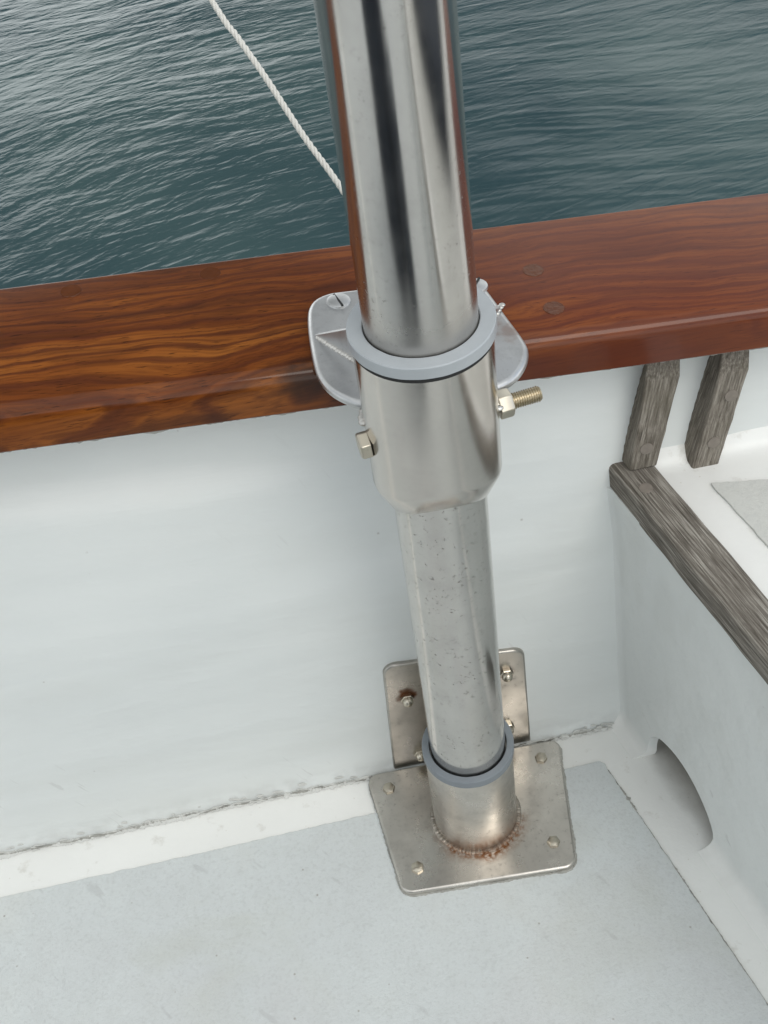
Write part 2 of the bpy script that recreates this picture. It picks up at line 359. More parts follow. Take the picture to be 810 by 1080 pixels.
def spline(P, k=6):
    P = [Vector(p) for p in P]; n = len(P); o = []
    for i in range(n):
        a, b_, c, d = P[i - 1], P[i], P[(i + 1) % n], P[(i + 2) % n]
        for j in range(k):
            t = j / k; o.append(.5 * ((2 * b_) + (c - a) * t + (2 * a - 5 * b_ + 4 * c - d) * t * t + (3 * b_ - a - 3 * c + d) * t ** 3))
    return o
def smooth(a, b, x):
    t = max(0, min(1, (x - a) / (b - a))); return t * t * (3 - 2 * t)
def nz3(x, y, z): return noise.noise(Vector((x, y, z)))

SL = -.078                                   # the sheer: the rail drops towards the right
def rz(x, dz=0): return .387 + SL * x + dz   # top of the rail
def wall_y(x, z):
    y = .0545 + .052 * z + .10 * max(0, z - .2)
    zl = .280 + SL * x                       # a soft step in the planking, fading to the right
    y += .0105 * smooth(zl - .004, zl + .018, z) * (1 - smooth(-.16, .0, x))
    y += .0012 * nz3(x * 9, 3, z * 9) + .0004 * nz3(x * 30, 7, z * 30)
    y += .012 * (1 - smooth(0, .012, z)) ** 2 * -.25
    return y

# ------------------------------------------------------------------ setting
bm = bmesh.new(); s = 1500
for a in [(-s, -s), (s, -s), (s, s), (-s, s)]: bm.verts.new((a[0], a[1], -.7))
bm.verts.ensure_lookup_table(); bm.faces.new(bm.verts)
tag(obj('water', bm, 'water', None, None), kind='structure')

DX = .252
def bx(y): return .126 + (.05 - y) * DX      # foot of the bench side
# deck: white painted slab
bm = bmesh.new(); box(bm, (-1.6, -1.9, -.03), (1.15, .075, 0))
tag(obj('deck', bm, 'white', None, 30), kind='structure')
# grey non-skid panel with ragged painted edge
def edge_pts(a, b, n, amp):
    a = Vector(a); b = Vector(b); d = (b - a).normalized(); nn = Vector((-d.y, d.x)); out = []
    L_ = (b - a).length
    for i in range(n):
        p = a + (b - a) * i / n; o = nz3(p.x * 160, p.y * 160, 1) * amp + nz3(p.x * 600, p.y * 600, 5) * amp * .6
        out.append(p + nn * o)
    return out
poly = edge_pts((-1.5, .004), (-.2, .018), 300, .0008) + edge_pts((-.2, .018), (.0985, .0240), 260, .0008) + edge_pts((.0985, .0240), (.1015, .021), 5, .0003) \
    + edge_pts((.1015, .021), (.149, -.171), 260, .0012) + edge_pts((.149, -.171), (.149 + 1.6 * .252, -1.771), 300, .0012) + [Vector((-1.5, -1.771))]
bm = bmesh.new(); extrude_poly(bm, poly, lambda p: Vector((p.x, p.y, .0003)), lambda p: Vector((p.x, p.y, .0015)))
tag(obj('deck_panel', bm, 'deck', None, 30, bevel=.0004, seg=1), kind='structure')
# lifted paint flakes and dirt line along the panel edge
def ragged(name, pts, wfn, hfn, mat, seed, n=1):
    bm = bmesh.new(); rows = []
    for i, p in enumerate(pts):
        p = Vector(p); q = Vector(pts[min(i + 1, len(pts) - 1)]) - Vector(pts[max(i - 1, 0)]); q.normalize(); nn = Vector((-q.y, q.x, 0))
        wd = wfn(i, p); h = hfn(i, p)
        rows.append([bm.verts.new(p - nn * wd), bm.verts.new(p - nn * wd * .3 + Vector((0, 0, h))), bm.verts.new(p + nn * wd * .6 + Vector((0, 0, h * .9))), bm.verts.new(p + nn * wd * 1.1)])
    for A, B in zip(rows, rows[1:]):
        for k in range(3): bm.faces.new((A[k], A[k + 1], B[k + 1], B[k]))
        bm.faces.new((A[0], B[0], B[3], A[3]))
    bm.faces.new(rows[0]); bm.faces.new(rows[-1][::-1])
    return obj(name, bm, mat, None, 50)
pe = [Vector((.102 + (.017 - y) * .25, y, .0006)) for y in [(.015 - .4 * i / 700) for i in range(700)]]
def wf(i, p):
    a = nz3(p.y * 45, 9, 2); b = nz3(p.y * 420, 1, 2)
    return .00012 + .0019 * smooth(-.2, .4, a) * (.5 + 1.1 * b) 
ed = ragged('paint_edge', pe, lambda i, p: max(.0001, wf(i, p)), lambda i, p: .0012 + .0012 * max(0, nz3(p.y * 300, 5, 1)), 'caulk', 1)
tag(ed, kind='structure')

# ------------------------------------------------------------------ bulwark
bul = empty('bulwark', (-.2, .1, 0))
tag(bul, 'pale grey-white painted inner bulwark wall under the varnished rail', 'bulwark')
bm = bmesh.new()
xs = [-1.6 + i * .02 for i in range(50)] + [-.6 + i * .006 for i in range(176)] + [.456 + i * .02 for i in range(36)]
zs = [.001, .0015, .003, .005, .008, .012] + [.018 + i * .006 for i in range(70)]
grid = []
for x in xs:
    top = rz(x, -.0265); col = []
    for k, z in enumerate(zs):
        z2 = z * top / zs[-1] if z > .02 else z
        col.append(bm.verts.new((x, wall_y(x, z2), z2)))
    # back over the top and down the outer hull side
    col += [bm.verts.new((x, .150, top)), bm.verts.new((x, .165, .2)), bm.verts.new((x, .17, -.2)), bm.verts.new((x, .14, -.9)), bm.verts.new((x, .09, -.9)), bm.verts.new((x, .09, -.05)), bm.verts.new((x, .0765, -.032)), bm.verts.new((x, .0765, .0))]
    grid.append(col)
for A, B in zip(grid, grid[1:]):
    n = len(A)
    for k in range(n):
        j = (k + 1) % n; bm.faces.new((A[k], B[k], B[j], A[j]))
bm.faces.new(grid[0]); bm.faces.new(grid[-1][::-1])
obj('wall', bm, 'wall', bul, 40)
# cracked paint ridge where wall meets deck
pts = [Vector((x, wall_y(x, .001) - .0012, .0004)) for x in [-.42 + i * .0006 for i in range(900)] if x < .112]
def wseam(i, p):
    a = nz3(p.x * 30, 4, 2); b = nz3(p.x * 260, 4, 8); c = nz3(p.x * 900, 4, 3)
    return max(.0003, .0016 + .0024 * a + .0021 * b + .0009 * c)
o = ragged('paint_ridge', pts, wseam, lambda i, p: max(.0005, .0022 + .0016 * nz3(p.x * 120, 2, 2) + .001 * nz3(p.x * 700, 1, 1)), 'caulkw', 2)
o.parent = bul; o.matrix_parent_inverse = Matrix.Translation(-bul.location); o['label'] = 'cracked white paint ridge along the foot of the wall'
pts = [p + Vector((0, -.0006 + .0012 * nz3(p.x * 70, 1, 9), .0012 + .0012 * nz3(p.x * 140, 8, 9))) for p in pts]
o = ragged('sealant', pts, lambda i, p: max(.00006, .0020 * (nz3(p.x * 38, 14, 2) - .02) + .0013 * nz3(p.x * 330, 6, 1)), lambda i, p: .0016 + .0012 * nz3(p.x * 240, 2, 12), 'caulk', 3)
o.parent = bul; o.matrix_parent_inverse = Matrix.Translation(-bul.location)

bm = bmesh.new()      # lifted flakes of paint along the seam
for i in range(130):
    x = rnd.choice((rnd.uniform(-.36, -.075), rnd.uniform(-.20, -.072), rnd.uniform(.076, .115))); z = abs(rnd.gauss(0, .0022)) + .0008
    y = wall_y(x, z) - .0007 - .5 * max(0, .004 - z); sz = rnd.uniform(.0006, .0026); tl = rnd.uniform(-.4, .2); n_ = rnd.randint(5, 8)
    top = []; bot = []
    for k in range(n_):
        an = 2 * math.pi * k / n_; q = sz * rnd.uniform(.45, 1.1); dx = math.cos(an) * q * 1.9; dz = math.sin(an) * q * .75
        top.append(bm.verts.new((x + dx, y - .0005 + dz * tl, max(.0004, z + dz + dx * SL)))); bot.append(bm.verts.new((x + dx, y + .0002 + dz * tl, max(.0002, z + dz + dx * SL))))
    bm.faces.new(top); bm.faces.new(bot[::-1])
    for k in range(n_): bm.faces.new((top[k], bot[k], bot[(k + 1) % n_], top[(k + 1) % n_]))
o = obj('flaking_paint', bm, 'caulkw', bul, 20); o['kind'] = 'stuff'
# ------------------------------------------------------------------ cap rail
rail = empty('cap_rail', (0, .1, .387))
tag(rail, 'glossy varnished reddish brown teak rail capping the bulwark', 'rail')
bm = bmesh.new(); rows = []
T = .0275
sec = round_poly([(.050, -T), (.163, -T), (.163, 0), (.050, 0)], [.002, .003, .003, .0085], 9)
xs = [-1.6 + i * .04 for i in range(25)] + [-.6 + i * .008 for i in range(150)] + [.62 + i * .04 for i in range(15)]
for x in xs:
    rows.append([bm.verts.new((x, p.x + .0006 * nz3(x * 7, 1, 1) * (1 if p.x < .1 else -1), rz(x, p.y) + .0004 * nz3(x * 11, p.x * 20, 4))) for p in sec])
for A, B in zip(rows, rows[1:]):
    n = len(A)
    for k in range(n): bm.faces.new((A[k], B[k], B[(k + 1) % n], A[(k + 1) % n]))
bm.faces.new(rows[0]); bm.faces.new(rows[-1][::-1])
obj('plank', bm, 'teak', rail, 50)
for (x, y) in [(-.178, .150), (-.099, .150), (.081, .113), (.083, .076), (.238, .13)]:
    bm = bmesh.new(); lathe(bm, [(0, .0001), (.0058, .0001), (.0062, -.001), (0, -.001)], (x, y, rz(x) + .0002), (-SL, 0, 1), 32)
    obj('wood_bung', bm, 'bung', rail)
# torn sealant bead under the rail edge
bm = bmesh.new(); pts = []
for i in range(420):
    x = -.28 + i * .0012
    if x > .20: break
    pts.append(Vector((x, .0535 + .001 * nz3(x * 90, 3, 1), rz(x, -T - .0006 + .0008 * nz3(x * 200, 1, 2)))))
tube(bm, pts, [max(.0003, .0011 + .0016 * nz3(p.x * 60, 5, 5) + .0009 * nz3(p.x * 350, 5, 5)) for p in pts], 6)
obj('sealant', bm, 'caulk', rail)

# ------------------------------------------------------------------ bench (side panel, seat, trim)
bench = empty('bench', (.2, -.2, 0))
tag(bench, 'white painted side bench with weathered timber edging and a drain hole', 'bench')
def bench_path(z, off=0):
    """plan path of the visible side at height z"""
    lean = -.006 * z / .25; pts = []
    rr = .010
    x0, y0 = bx(.064) + lean, wall_y(.12, z) + .003
    cx = x0 + DX * (.064 - (y0 - rr * 1.2)) 
    # fillet into the wall
    for k in range(9):
        t = k / 8 * math.pi / 2 * .92
        pts.append((cx - rr + rr * math.sin(t) * 1.0, y0 - rr * 1.2 * (1 - math.cos(t)), 0))
    pts = [(a, b) for a, b, _ in pts]
    ys = y0 - rr * 1.3
    n = 140
    for i in range(n + 1):
        y = ys - i * (ys + 1.7) / n if i > 60 else ys - i * .0035
        if i == 61: start = ys - 60 * .0035
        if i > 60: y = (ys - 60 * .0035) - (i - 60) * (1.45) / 80
        pts.append((bx(y) + lean, y))
    return pts
bm = bmesh.new(); H = .238
zz = [-.002, .0003, .0008, .0016, .003, .005, .008, .0115] + [.016 + (H - .016) * i / 26 for i in range(27)]
outer = []
for z in zz:
    row = []
    f = .013 * (1 - math.sqrt(max(0, 1 - (1 - min(1, max(z, 0) / .015)) ** 2)))   # foot fillet
    for (x, y) in bench_path(max(z, 0)):
        row.append(bm.verts.new((x - f + .0008 * nz3(y * 14, z * 14, 2), y - f * .2, z)))
    outer.append(row)
inner = [[bm.verts.new((w_.co.x + .012, w_.co.y, v.co.z)) for v, w_ in zip(outer[k], outer[-1])] for k in (0, len(zz) - 1)]
for A, B in zip(outer, outer[1:]):
    for k in range(len(A) - 1): bm.faces.new((A[k], A[k + 1], B[k + 1], B[k]))
for k in range(len(outer[0]) - 1):
    bm.faces.new((inner[0][k], inner[1][k], inner[1][k + 1], inner[0][k + 1]))
    bm.faces.new((outer[0][k], inner[0][k], inner[0][k + 1], outer[0][k + 1]))
    bm.faces.new((outer[-1][k], outer[-1][k + 1], inner[1][k + 1], inner[1][k]))
bm.faces.new([r[0] for r in outer] + [inner[1][0], inner[0][0]]); bm.faces.new([r[-1] for r in outer][::-1] + [inner[0][-1], inner[1][-1]])
panel = obj('side_panel', bm, 'side', None, 45)
# drain hole cut through the foot of the panel
prof = spline([(.0195, -.03), (.0195, .006), (.0190, .019), (.0160, .031), (.0095, .0405), (.000, .0465), (-.013, .0495), (-.026, .0480), (-.039, .0420), (-.050, .0325), (-.0570, .0220), (-.0600, .011), (-.0605, -.005), (-.0605, -.03)], 3)
fine = prof
bm = bmesh.new(); extrude_poly(bm, [Vector(p) for p in fine], lambda p: Vector((bx(p.x) - .05, p.x, p.y)), lambda p: Vector((bx(p.x) + .05, p.x - .0, p.y)))
cut = obj('cutter', bm, 'side', None, None)
bo = panel.modifiers.new('b', 'BOOLEAN'); bo.operation = 'DIFFERENCE'; bo.object = cut; bo.solver = 'EXACT'
bv = panel.modifiers.new('v', 'BEVEL'); bv.width = .0016; bv.segments = 3; bv.limit_method = 'ANGLE'; bv.angle_limit = R(55)
dg = bpy.context.evaluated_depsgraph_get(); me = bpy.data.meshes.new_from_object(panel.evaluated_get(dg))
panel.modifiers.clear(); panel.data = me; bpy.data.objects.remove(cut)
me.polygons.foreach_set('use_smooth', [True] * len(me.polygons)); me.set_sharp_from_angle(angle=R(40))
panel.parent = bench; panel.matrix_parent_inverse = Matrix.Translation(-bench.location)
# seat top (white) with a cove against the bulwark
bm = bmesh.new()
def sx(y): return .134 + (.064 - y) * .232
ys = [.0865 - i * .004 for i in range(40)] + [-.08 - i * .03 for i in range(54)]
xo = [0, .004, .01, .02, .03] + [.03 + .012 * i for i in range(1, 22)] + [.4, .6, .85]
rows = []
for y in ys:
    row = []
    for q in xo:
        x = sx(y) + q; z = .2495
        d = wall_y(x, .25) - y
        if d < .011: z += .011 - math.sqrt(max(0, .011 ** 2 - (.011 - max(0, d)) ** 2))
        z += .0005 * nz3(x * 25, y * 25, 1)
        row.append(bm.verts.new((x, y, z)))
    rows.append(row)
for A, B in zip(rows, rows[1:]):
    for k in range(len(A) - 1): bm.faces.new((A[k], A[k + 1], B[k + 1], B[k]))
r = bmesh.ops.extrude_face_region(bm, geom=bm.faces[:])
for v in [g for g in r['geom'] if isinstance(g, bmesh.types.BMVert)]: v.co.z = .236
obj('seat_top', bm, 'white', bench, 40)
pl = edge_pts((.1705, .0445), (.45, -.010), 120, .0006) + edge_pts((.45, -.010), (.95, -.1), 60, .0006) + [Vector((.95, -1.5)), Vector((.5, -1.5))] + edge_pts((.545, -1.5), (.1705, .043), 300, .0006)
bm = bmesh.new(); extrude_poly(bm, pl, lambda p: Vector((p.x, p.y, .2488)), lambda p: Vector((p.x, p.y, .2512)))
obj('seat_panel', bm, 'seat', bench, 30)
# weathered edging
bm = bmesh.new(); rows = []
ys = [.0755 - i * .0035 for i in range(90)] + [-.24 - i * .03 for i in range(45)]
sec = round_poly([(0, .236), (.0245, .236), (.0245, .2552), (0, .2552)], [.001, .001, .002, .004], 4)
for y in ys:
    e = .001 * nz3(y * 30, 2, 2)
    x0 = .1175 + (.064 - y) * .224
    rows.append([bm.verts.new((x0 + p.x + (e if p.x < .01 else -e), y + (p.x - .012) * .1, p.y + .0004 * nz3(y * 40, p.x * 200, 3))) for p in sec])
for A, B in zip(rows, rows[1:]):
    n = len(A)
    for k in range(n): bm.faces.new((A[k], B[k], B[(k + 1) % n], A[(k + 1) % n]))
bm.faces.new(rows[0]); bm.faces.new(rows[-1][::-1])
trim = obj('edging', bm, 'grey_teak_long', bench, 50)
tag(trim, 'silver grey weathered timber edging along the bench top')
bm = bmesh.new(); lathe(bm, [(0, .0008), (.004, .0008), (.0043, 0), (0, 0)], (.1305, .047, .2550), (0, 0, 1), 24)
obj('wood_plug', bm, 'plug', trim)

# ------------------------------------------------------------------ two weathered posts under the rail
def post(name, label, b, t, zb, plugs, side, f0):
    """b: (x0,x1) at the bottom, t: (x0,x1) at the shoulder"""
    root = empty(name, ((b[0] + b[1]) / 2, .065, zb)); tag(root, label, 'timber post', 'weathered timber posts under the rail')
    bm = bmesh.new()
    def fy(z): return f0 + .055 * z
    zt = .322 + SL * (t[0] - .133); ztop = rz(t[0], -T - .0005)
    sect = []
    lev = [(zb, 0)] + [(zb + (zt - zb) * i / 10, 0) for i in range(1, 11)] + [(zt + (ztop - zt) * .5, .0035), (ztop, .008)]
    for (z, back) in lev:
        f = (z - zb) / (zt - zb); x0 = b[0] + (t[0] - b[0]) * f; x1 = b[1] + (t[1] - b[1]) * f; y = fy(z) + back
        if z > zt: x1 -= .003 * (z - zt) / (ztop - zt)
        j = .0005
        sect.append([bm.verts.new((x0 + j * nz3(z * 90, 1, x0), y + j * nz3(z * 70, 4, 1), z)), bm.verts.new((x1 + j * nz3(z * 80, 9, 1), y + j * nz3(z * 80, 3, 1), z)), bm.verts.new((x1 - .001, .096, z)), bm.verts.new((x0 + side[0] + (side[1] - side[0]) * min(1, f), .096, z))])
    for A, B in zip(sect, sect[1:]):
        for k in range(4): bm.faces.new((A[k], A[(k + 1) % 4], B[(k + 1) % 4], B[k]))
    bm.faces.new(sect[0][::-1]); bm.faces.new(sect[-1])
    obj('timber', bm, 'grey_teak', root, 30, bevel=.0012, seg=2)
    for (x, z) in plugs:
        bm = bmesh.new(); lathe(bm, [(0, .0007), (.0040, .0006), (.0046, -.002), (0, -.002)], (x, fy(z), z), (0, -1, .055), 24)
        obj('wood_plug', bm, 'plug', root)
post('timber_post', 'weathered grey timber post standing on the end of the bench edging', (.1255, .1425), (.1335, .1545), .2557, [(.1355, .272)], (-.006, .010), .0485)
post('timber_post', 'weathered grey timber post with two round plugs on the white seat margin', (.1645, .181), (.177, .195), .2475, [(.1855, .302), (.177, .268)], (-.010, .003), .0465)

# ------------------------------------------------------------------ pole
pole = empty('pole', (0, 0, .006)); tag(pole, 'tall stainless steel tube standing in the bracket and deck socket', 'pole')
bm = bmesh.new()
lathe(bm, [(.0269, 1.9), (.0269, 1.4), (.0269, 1.0), (.0269, .6), (.0269, .44), (.0269, .4375), (.0269, .437), (.0262, .436), (0, .436)], n=128)
o = obj('upper_tube', bm, 'polish', pole); o['label'] = 'polished wider upper tube'
bm = bmesh.new(); lathe(bm, [(0, .372), (.0247, .372), (.0249, .30), (.0249, .2), (.0249, .1), (.0249, .0075), (0, .0075)], n=128)
o = obj('lower_tube', bm, 'tube', pole); o['label'] = 'pitted duller lower tube'

# ------------------------------------------------------------------ rail bracket
br = empty('rail_bracket', (0, .05, .39)); tag(br, 'stainless collar bracket clamping the pole to the teak rail', 'bracket')
_a, _u, _v = frame((0, 0, 1)); FA = math.atan2(-_u.y, -_v.y) ; FA = math.pi / 2 - math.atan2(-_v.y, -_u.y)   # the sleeve is coped: its lower edge rises front and back
bm = bmesh.new()
lathe(bm, [(.0285, .4405), (.0332, .4405), (.0336, .4398), (.0336, .3535), (.0334, .3520), (.0329, .3500), (.0268, .3362), (.0262, .3352), (.0254, .3352), (.0253, .356), (.0285, .37), (.0285, .4405)], n=128,
    fn=lambda r, h, t: (r, h + (.0135 * math.sin(t + FA) ** 2 if h < .3545 else 0)))
o = obj('collar', bm, 'collar', br, 24)
bm = bmesh.new(); lathe(bm, [(.0346, .4420), (.0351, .4424), (.0350, .4482), (.0345, .4488), (.0279, .4491), (.0274, .4486), (.0274, .4420), (.0346, .4420)], n=128,
    fn=lambda r, h, t: (r + .00015 * nz3(math.cos(t) * 3, math.sin(t) * 3, r * 90), h + .00025 * nz3(math.cos(t) * 4, math.sin(t) * 4, 2)))
o = obj('bush', bm, 'bush', br); o['label'] = 'pale grey plastic bush ring around the pole'
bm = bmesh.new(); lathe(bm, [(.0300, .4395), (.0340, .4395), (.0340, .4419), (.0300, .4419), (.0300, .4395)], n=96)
obj('shadow_gap_ring', bm, 'gap', br)  # dark ring standing in for the shade in the gap under the bush
# flange plate lying on the rail and reaching inboard
out = spline([(-.022, .1085), (-.038, .1075), (-.0475, .099), (-.0510, .080), (-.0520, .050), (-.0508, .036), (-.0468, .025), (-.040, .0165), (-.033, .0115), (-.020, .008), (.020, .005), (.033, .0085), (.0450, .0140), (.0535, .0235), (.0585, .0350), (.0588, .0450), (.0550, .066), (.0495, .095), (.0450, .104), (.034, .107)])
bm = bmesh.new()
nS = len(out)
inn = [Vector((.0325 * math.cos(2 * math.pi * i / 64), .0325 * math.sin(2 * math.pi * i / 64))) for i in range(64)]
def pz(p, d):
    dip = 0
    if p.y < .045: dip = -.004 * smooth(0, 1, (.045 - p.y) / .045)
    return rz(p.x, .0008 + d + dip)
# plate top: triangulated fill between the outline and nothing (collar passes through it)
extrude_poly(bm, out, lambda p: Vector((p.x, p.y, rz(p.x, .0008))), lambda p: Vector((p.x, p.y, rz(p.x, .0066))))
obj('flange', bm, 'plate', br, 40, bevel=.0030, seg=6)
# triangular gusset fins
def fin(pts, th, name='gusset'):
    a, b, c = [Vector(p) for p in pts]; n = (b - a).cross(c - a).normalized() * th / 2
    bm = bmesh.new(); A = [bm.verts.new(p - n) for p in (a, b, c)]; B = [bm.verts.new(p + n) for p in (a, b, c)]
    bm.faces.new(A[::-1]); bm.faces.new(B)
    for i in range(3): bm.faces.new((A[i], A[(i + 1) % 3], B[(i + 1) % 3], B[i]))
    obj(name, bm, 'plate', br, 30, bevel=.0006, seg=2)
LA = (-.0475, .0705, rz(-.0475, .0055)); LB = (-.0318, .0465, rz(-.03, .0055)); LC = (-.0300, .0300, rz(-.03, .042))
fin([(-.0475, .0725, rz(-.0475, .0062)), (-.0290, .0460, rz(-.03, .0055)), (-.0240, .0460, rz(-.03, .028))], .0035)
fin([(.0540, .0770, rz(.054, .0062)), (.0290, .0420, rz(.03, .0055)), (.0270, .0400, rz(.03, .026))], .0035)
def weld(a, b, r, n, name='weld_bead', mat='weld', parent=br, arc=None, lump=.5):
    bm = bmesh.new()
    for i in range(n):
        t = i / (n - 1); p = Vector(arc(t)) if arc else Vector(a).lerp(Vector(b), t)
        k = r * (1 + rnd.uniform(-.12, .2) * lump)
        d = ((Vector(arc(min(1, t + .01))) - Vector(arc(max(0, t - .01)))) if arc else (Vector(b) - Vector(a))).normalized()
        m = Matrix.Translation(p + Vector((rnd.uniform(-1, 1), rnd.uniform(-1, 1), rnd.uniform(-1, 1))) * r * .12) @ d.to_track_quat('X', 'Z').to_matrix().to_4x4() @ Matrix.Diagonal((k * 1.0, k * 1.15, k * .62, 1))
        bmesh.ops.create_icosphere(bm, subdivisions=2, radius=1, matrix=m)
    return obj(name, bm, mat, parent, 60)
weld((-.0465, .0690, rz(-.0465, .0068)), (-.0300, .0445, rz(-.03, .0068)), .0017, 16)
weld((.0545, .0760, rz(.0545, .0068)), (.0320, .0440, rz(.03, .0068)), .0017, 15)
weld(0, 0, .0021, 5, arc=lambda t: (-.0338 * math.cos(-.30 + t * .25), -.0338 * math.sin(-.30 + t * .25), rz(-.03, .0025)))
weld(0, 0, .0021, 9, arc=lambda t: (.0338 * math.cos(-.1 + t * .7), .0338 * math.sin(-.1 + t * .7), rz(.03, .004)))
# slotted screws into the rail
def slotted(x, y, ang, parent):
    z = rz(x, .0066); bm = bmesh.new(); rr = .0068
    lathe(bm, [(0, .0013), (.0050, .0012), (rr - .0004, .0008), (rr, -.0004), (0, -.0004)], (x, y, z), (-SL, 0, 1), 40)
    o = obj('slotted_screw', bm, 'plate', parent)
    bm = bmesh.new(); box(bm, (-rr * .92, -.00055, -.0001), (rr * .92, .00055, .00078))
    bm.transform(Matrix.Translation((x, y, z + .0006)) @ Matrix.Rotation(-math.atan(-SL), 4, 'Y') @ Matrix.Rotation(ang, 4, 'Z'))
    s_ = obj('screw_slot', bm, 'gap', None); s_.parent = o; s_.matrix_parent_inverse = Matrix.Identity(4); s_.matrix_world = o.matrix_world
    return o
slotted(-.0315, .0985, R(105), br); slotted(.0445, .0960, R(60), br)
# through bolt
ax = Vector((1, .10, .03)).normalized(); c0 = Vector((0, -.0015, .3843)); rt = empty('through_bolt', c0)
tag(rt, 'brassy hexagon bolt passed sideways through the collar below the flange', 'bolt')
def hexa(bm, c, axis, af, h, dome=.0, rot=0):
    a, u, v = frame(axis); c = Vector(c); r = af / math.sqrt(3); prof = [(r, 0), (r, h * .82), (r * .90, h)]
    rows = [[bm.verts.new(c + a * hh + (u * math.cos(rot + i * math.pi / 3) + v * math.sin(rot + i * math.pi / 3)) * q) for i in range(6)] for q, hh in prof]
    for A, B in zip(rows, rows[1:]):
        for i in range(6): bm.faces.new((A[i], A[(i + 1) % 6], B[(i + 1) % 6], B[i]))
    bm.faces.new(rows[0][::-1]); bm.faces.new(rows[-1])
bm = bmesh.new(); hexa(bm, c0 - ax * .0330, -ax, .0128, .0056, rot=.35); obj('bolt_head', bm, 'screw', rt, 30, bevel=.0004, seg=2)
bm = bmesh.new(); hexa(bm, c0 + ax * .0342, ax, .0130, .0075, rot=.1); obj('nut', bm, 'screw', rt, 30, bevel=.0005, seg=2)
bm = bmesh.new(); prof = [(0, .030)]; h = .030; prof = [(0, -.036), (.0036, -.036), (.0036, .040)]
h = .040
while h < .0555: prof += [(.0036, h), (.0042, h + .0004), (.0042, h + .0006), (.0036, h + .001)]; h += .00125
prof += [(.0038, h), (.0032, h + .0008), (0, h + .0008)]
lathe(bm, prof, c0, ax, 32); obj('threaded_shank', bm, 'thread', rt, 25)

# ------------------------------------------------------------------ deck socket
ds = empty('deck_socket', (0, 0, 0)); tag(ds, 'stainless deck plate and short socket with rust at its weld', 'socket')
pp = round_poly([(-.0715, .0500), (.0745, .0470), (.0590, -.0555), (-.0620, -.0490)], [.007, .007, .009, .009], 8)
bm = bmesh.new(); extrude_poly(bm, pp, lambda p: Vector((p.x, p.y, .0016)), lambda p: Vector((p.x, p.y, .0062)))
pts = []
for a, b in zip(pp, pp[1:] + pp[:1]):
    n_ = max(1, int((b - a).length / .0008)); pts += [Vector((*(a + (b - a) * k / n_), .0012)) for k in range(n_)]
so_ = ragged('sealant', pts, lambda i, p: max(.0003, .0009 + .0010 * nz3(p.x * 90, p.y * 90, 5) + .0006 * nz3(p.x * 500, p.y * 500, 5)), lambda i, p: .0012 + .0012 * nz3(p.x * 300, p.y * 300, 12), 'caulk', 3)
so_.parent = ds; so_['label'] = 'dirty cracked sealant squeezed out around the deck plate'
obj('deck_plate', bm, 'base', ds, 40, bevel=.0016, seg=4)
bp = round_poly([(-.0505, .003), (.0540, .003), (.0535, .1085), (-.0450, .1210)], [0, 0, .009, .009], 8)
bm = bmesh.new(); extrude_poly(bm, bp, lambda p: Vector((p.x, .0515 + .052 * p.y, p.y)), lambda p: Vector((p.x, .0565 + .052 * p.y, p.y)))
obj('back_plate', bm, 'back', ds, 40, bevel=.0014, seg=4)
bm = bmesh.new(); lathe(bm, [(.0250, .0900), (.0290, .0900), (.0293, .0895), (.0295, .0062), (.0252, .0062)], n=128)
obj('socket_tube', bm, 'base', ds, 30)
bm = bmesh.new(); lathe(bm, [(.0301, .0905), (.0306, .0909), (.0306, .0967), (.0301, .0973), (.0262, .0974), (.0258, .0970), (.0258, .0905), (.0301, .0905)], n=128,
    fn=lambda r, h, t: (r + .0001 * nz3(math.cos(t) * 3, math.sin(t) * 3, r * 90), h + .0003 * nz3(math.cos(t) * 4, math.sin(t) * 4, 5)))
o = obj('bush', bm, 'bush2', ds); o['label'] = 'blue grey plastic bush ring at the mouth of the socket'
weld(0, 0, .0019, 190, mat='rusty', parent=ds, arc=lambda t: (.0305 * math.cos(t * 2 * math.pi), .0305 * math.sin(t * 2 * math.pi), .0061), lump=.45)
def dome_screw(x, y, rot):
    bm = bmesh.new(); hexa(bm, (x, y, .0060), (0, 0, 1), .0080, .0022, rot=rot)
    lathe(bm, [(.0036, .0021), (.0027, .0025), (0, .0028)], (x, y, .0060), (0, 0, 1), 24)
    obj('hex_screw', bm, 'screw', ds, 30, bevel=.0003, seg=2)
for (x, y, r_) in [(-.0570, .0350, .3), (.0570, .0335, .9), (.0480, -.0345, .1), (-.0485, -.0320, .6)]: dome_screw(x, y, r_)
def acorn(x, z, k=1.0):
    y = .0517 + .052 * z; bm = bmesh.new(); hexa(bm, (x, y, z), (0, -1, .05), .0085 * k, .0030, rot=.2)
    lathe(bm, [(.0039 * k, .0029), (.0039 * k, .0042), (.0034 * k, .0060), (.0021 * k, .0072), (0, .0077)], (x, y, z), (0, -1, .05), 28)
    o = obj('acorn_nut', bm, 'screw', ds, 35); return o
acorn(-.0320, .0830); acorn(.0395, .0880); acorn(-.0295, .018, .95); acorn(.0375, .027, .95)

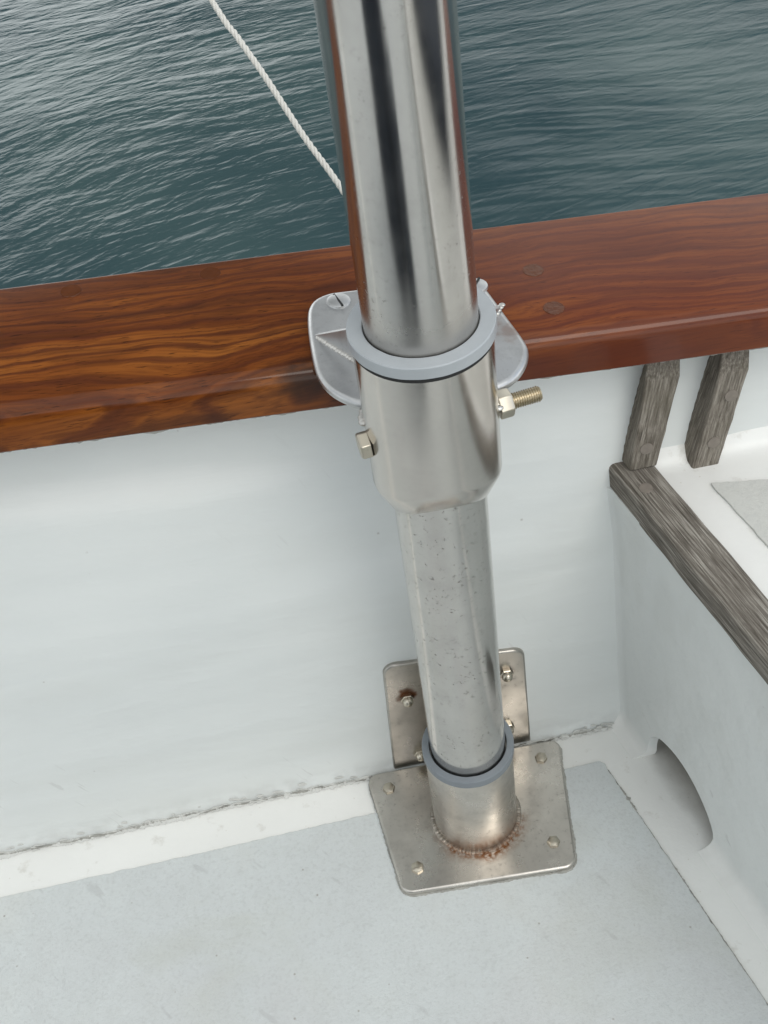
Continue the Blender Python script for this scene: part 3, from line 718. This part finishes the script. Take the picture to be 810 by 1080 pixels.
# ------------------------------------------------------------------ rope
bm = bmesh.new()
ctl = [Vector(p) for p in [(-.235, 1.09, .62), (-.152, .955, .425), (-.075, .840, .258), (-.057, .809, .230), (-.036, .774, .197), (-.010, .726, .152), (.016, .684, .113), (.042, .640, .062), (.09, .56, -.04), (.16, .44, -.22), (.25, .3, -.5), (.33, .19, -.8)]]
path = []
for i in range(1, len(ctl) - 2):
    a, b, c, d = ctl[i - 1:i + 3]
    n = max(4, int((c - b).length / .0016))
    for k in range(n):
        t = k / n; path.append(.5 * ((2 * b) + (c - a) * t + (2 * a - 5 * b + 4 * c - d) * t * t + (3 * b - a - 3 * c + d) * t ** 3))
u = None; sds = [[], [], []]; sacc = 0
for i, p in enumerate(path):
    t = (path[min(i + 1, len(path) - 1)] - path[max(i - 1, 0)]).normalized(); u = t.orthogonal().normalized() if u is None else (u - t * u.dot(t)).normalized(); v = t.cross(u)
    if i: sacc += (path[i] - path[i - 1]).length
    for k in range(3):
        an = sacc / .021 * 2 * math.pi + k * 2 * math.pi / 3; sds[k].append(p + (u * math.cos(an) + v * math.sin(an)) * .0017)
for sdp in sds: tube(bm, sdp, .0018, 7)
tag(obj('rope', bm, 'rope', None, 60), 'thin white twisted rope running down towards the water', 'rope')

# ------------------------------------------------------------------ dark objects added out of view to give the steel dark reflections
bag = empty('added_bag', (-.42, -.72, .0015)); tag(bag, 'tall dark navy canvas sail bag standing on the deck', 'bag')
bm = bmesh.new(); pr = [(0, 0), (.17, .001), (.197, .03)] + [(.20 + .006 * math.sin(i * 1.7), .06 + i * .05) for i in range(10)] + [(.18, .56), (.10, .595), (.045, .61), (.04, .63), (.07, .66), (0, .65)]
lathe(bm, pr, (-.42, -.72, .0015), (0, 0, 1), 64, fn=lambda r, h, t: (r * (1 + .03 * math.sin(5 * t + h * 6) + .02 * math.sin(11 * t)), h)); obj('body', bm, 'navy', bag)
bm = bmesh.new(); lathe(bm, [(.040, .605), (.049, .607), (.049, .620), (.040, .622)], (-.42, -.72, .0015), (0, 0, 1), 40); obj('drawcord', bm, 'rope', bag)
fe = empty('added_fender', (-.15, -.58, .0015)); tag(fe, 'small navy fender shape, added out of view for a dark stripe in the collar', 'fender')  # unseen, added for the dark stripe mirrored in the collar
bm = bmesh.new(); lathe(bm, [(0, 0), (.04, .002), (.058, .02), (.062, .05), (.062, .27), (.056, .30), (.03, .315), (.014, .32), (.014, .345), (0, .347)], (-.15, -.58, .0015), (0, 0, 1), 48); obj('body', bm, 'navy', fe)
bm = bmesh.new(); lathe(bm, [(.013, .325), (.018, .328), (.018, .336), (.013, .339)], (-.15, -.58, .0015), (0, 0, 1), 32); obj('lanyard', bm, 'rope', fe)
cu = empty('added_cushion', (.7, -.4, .2515)); tag(cu, 'dark navy seat cushion lying on the bench panel', 'cushion')  # unseen, added so the upper tube mirrors something dark on its right
bm = bmesh.new(); box(bm, (.47, -.72, .2515), (.94, -.10, .335)); obj('cover', bm, 'navy', cu, 40, bevel=.018, seg=4)
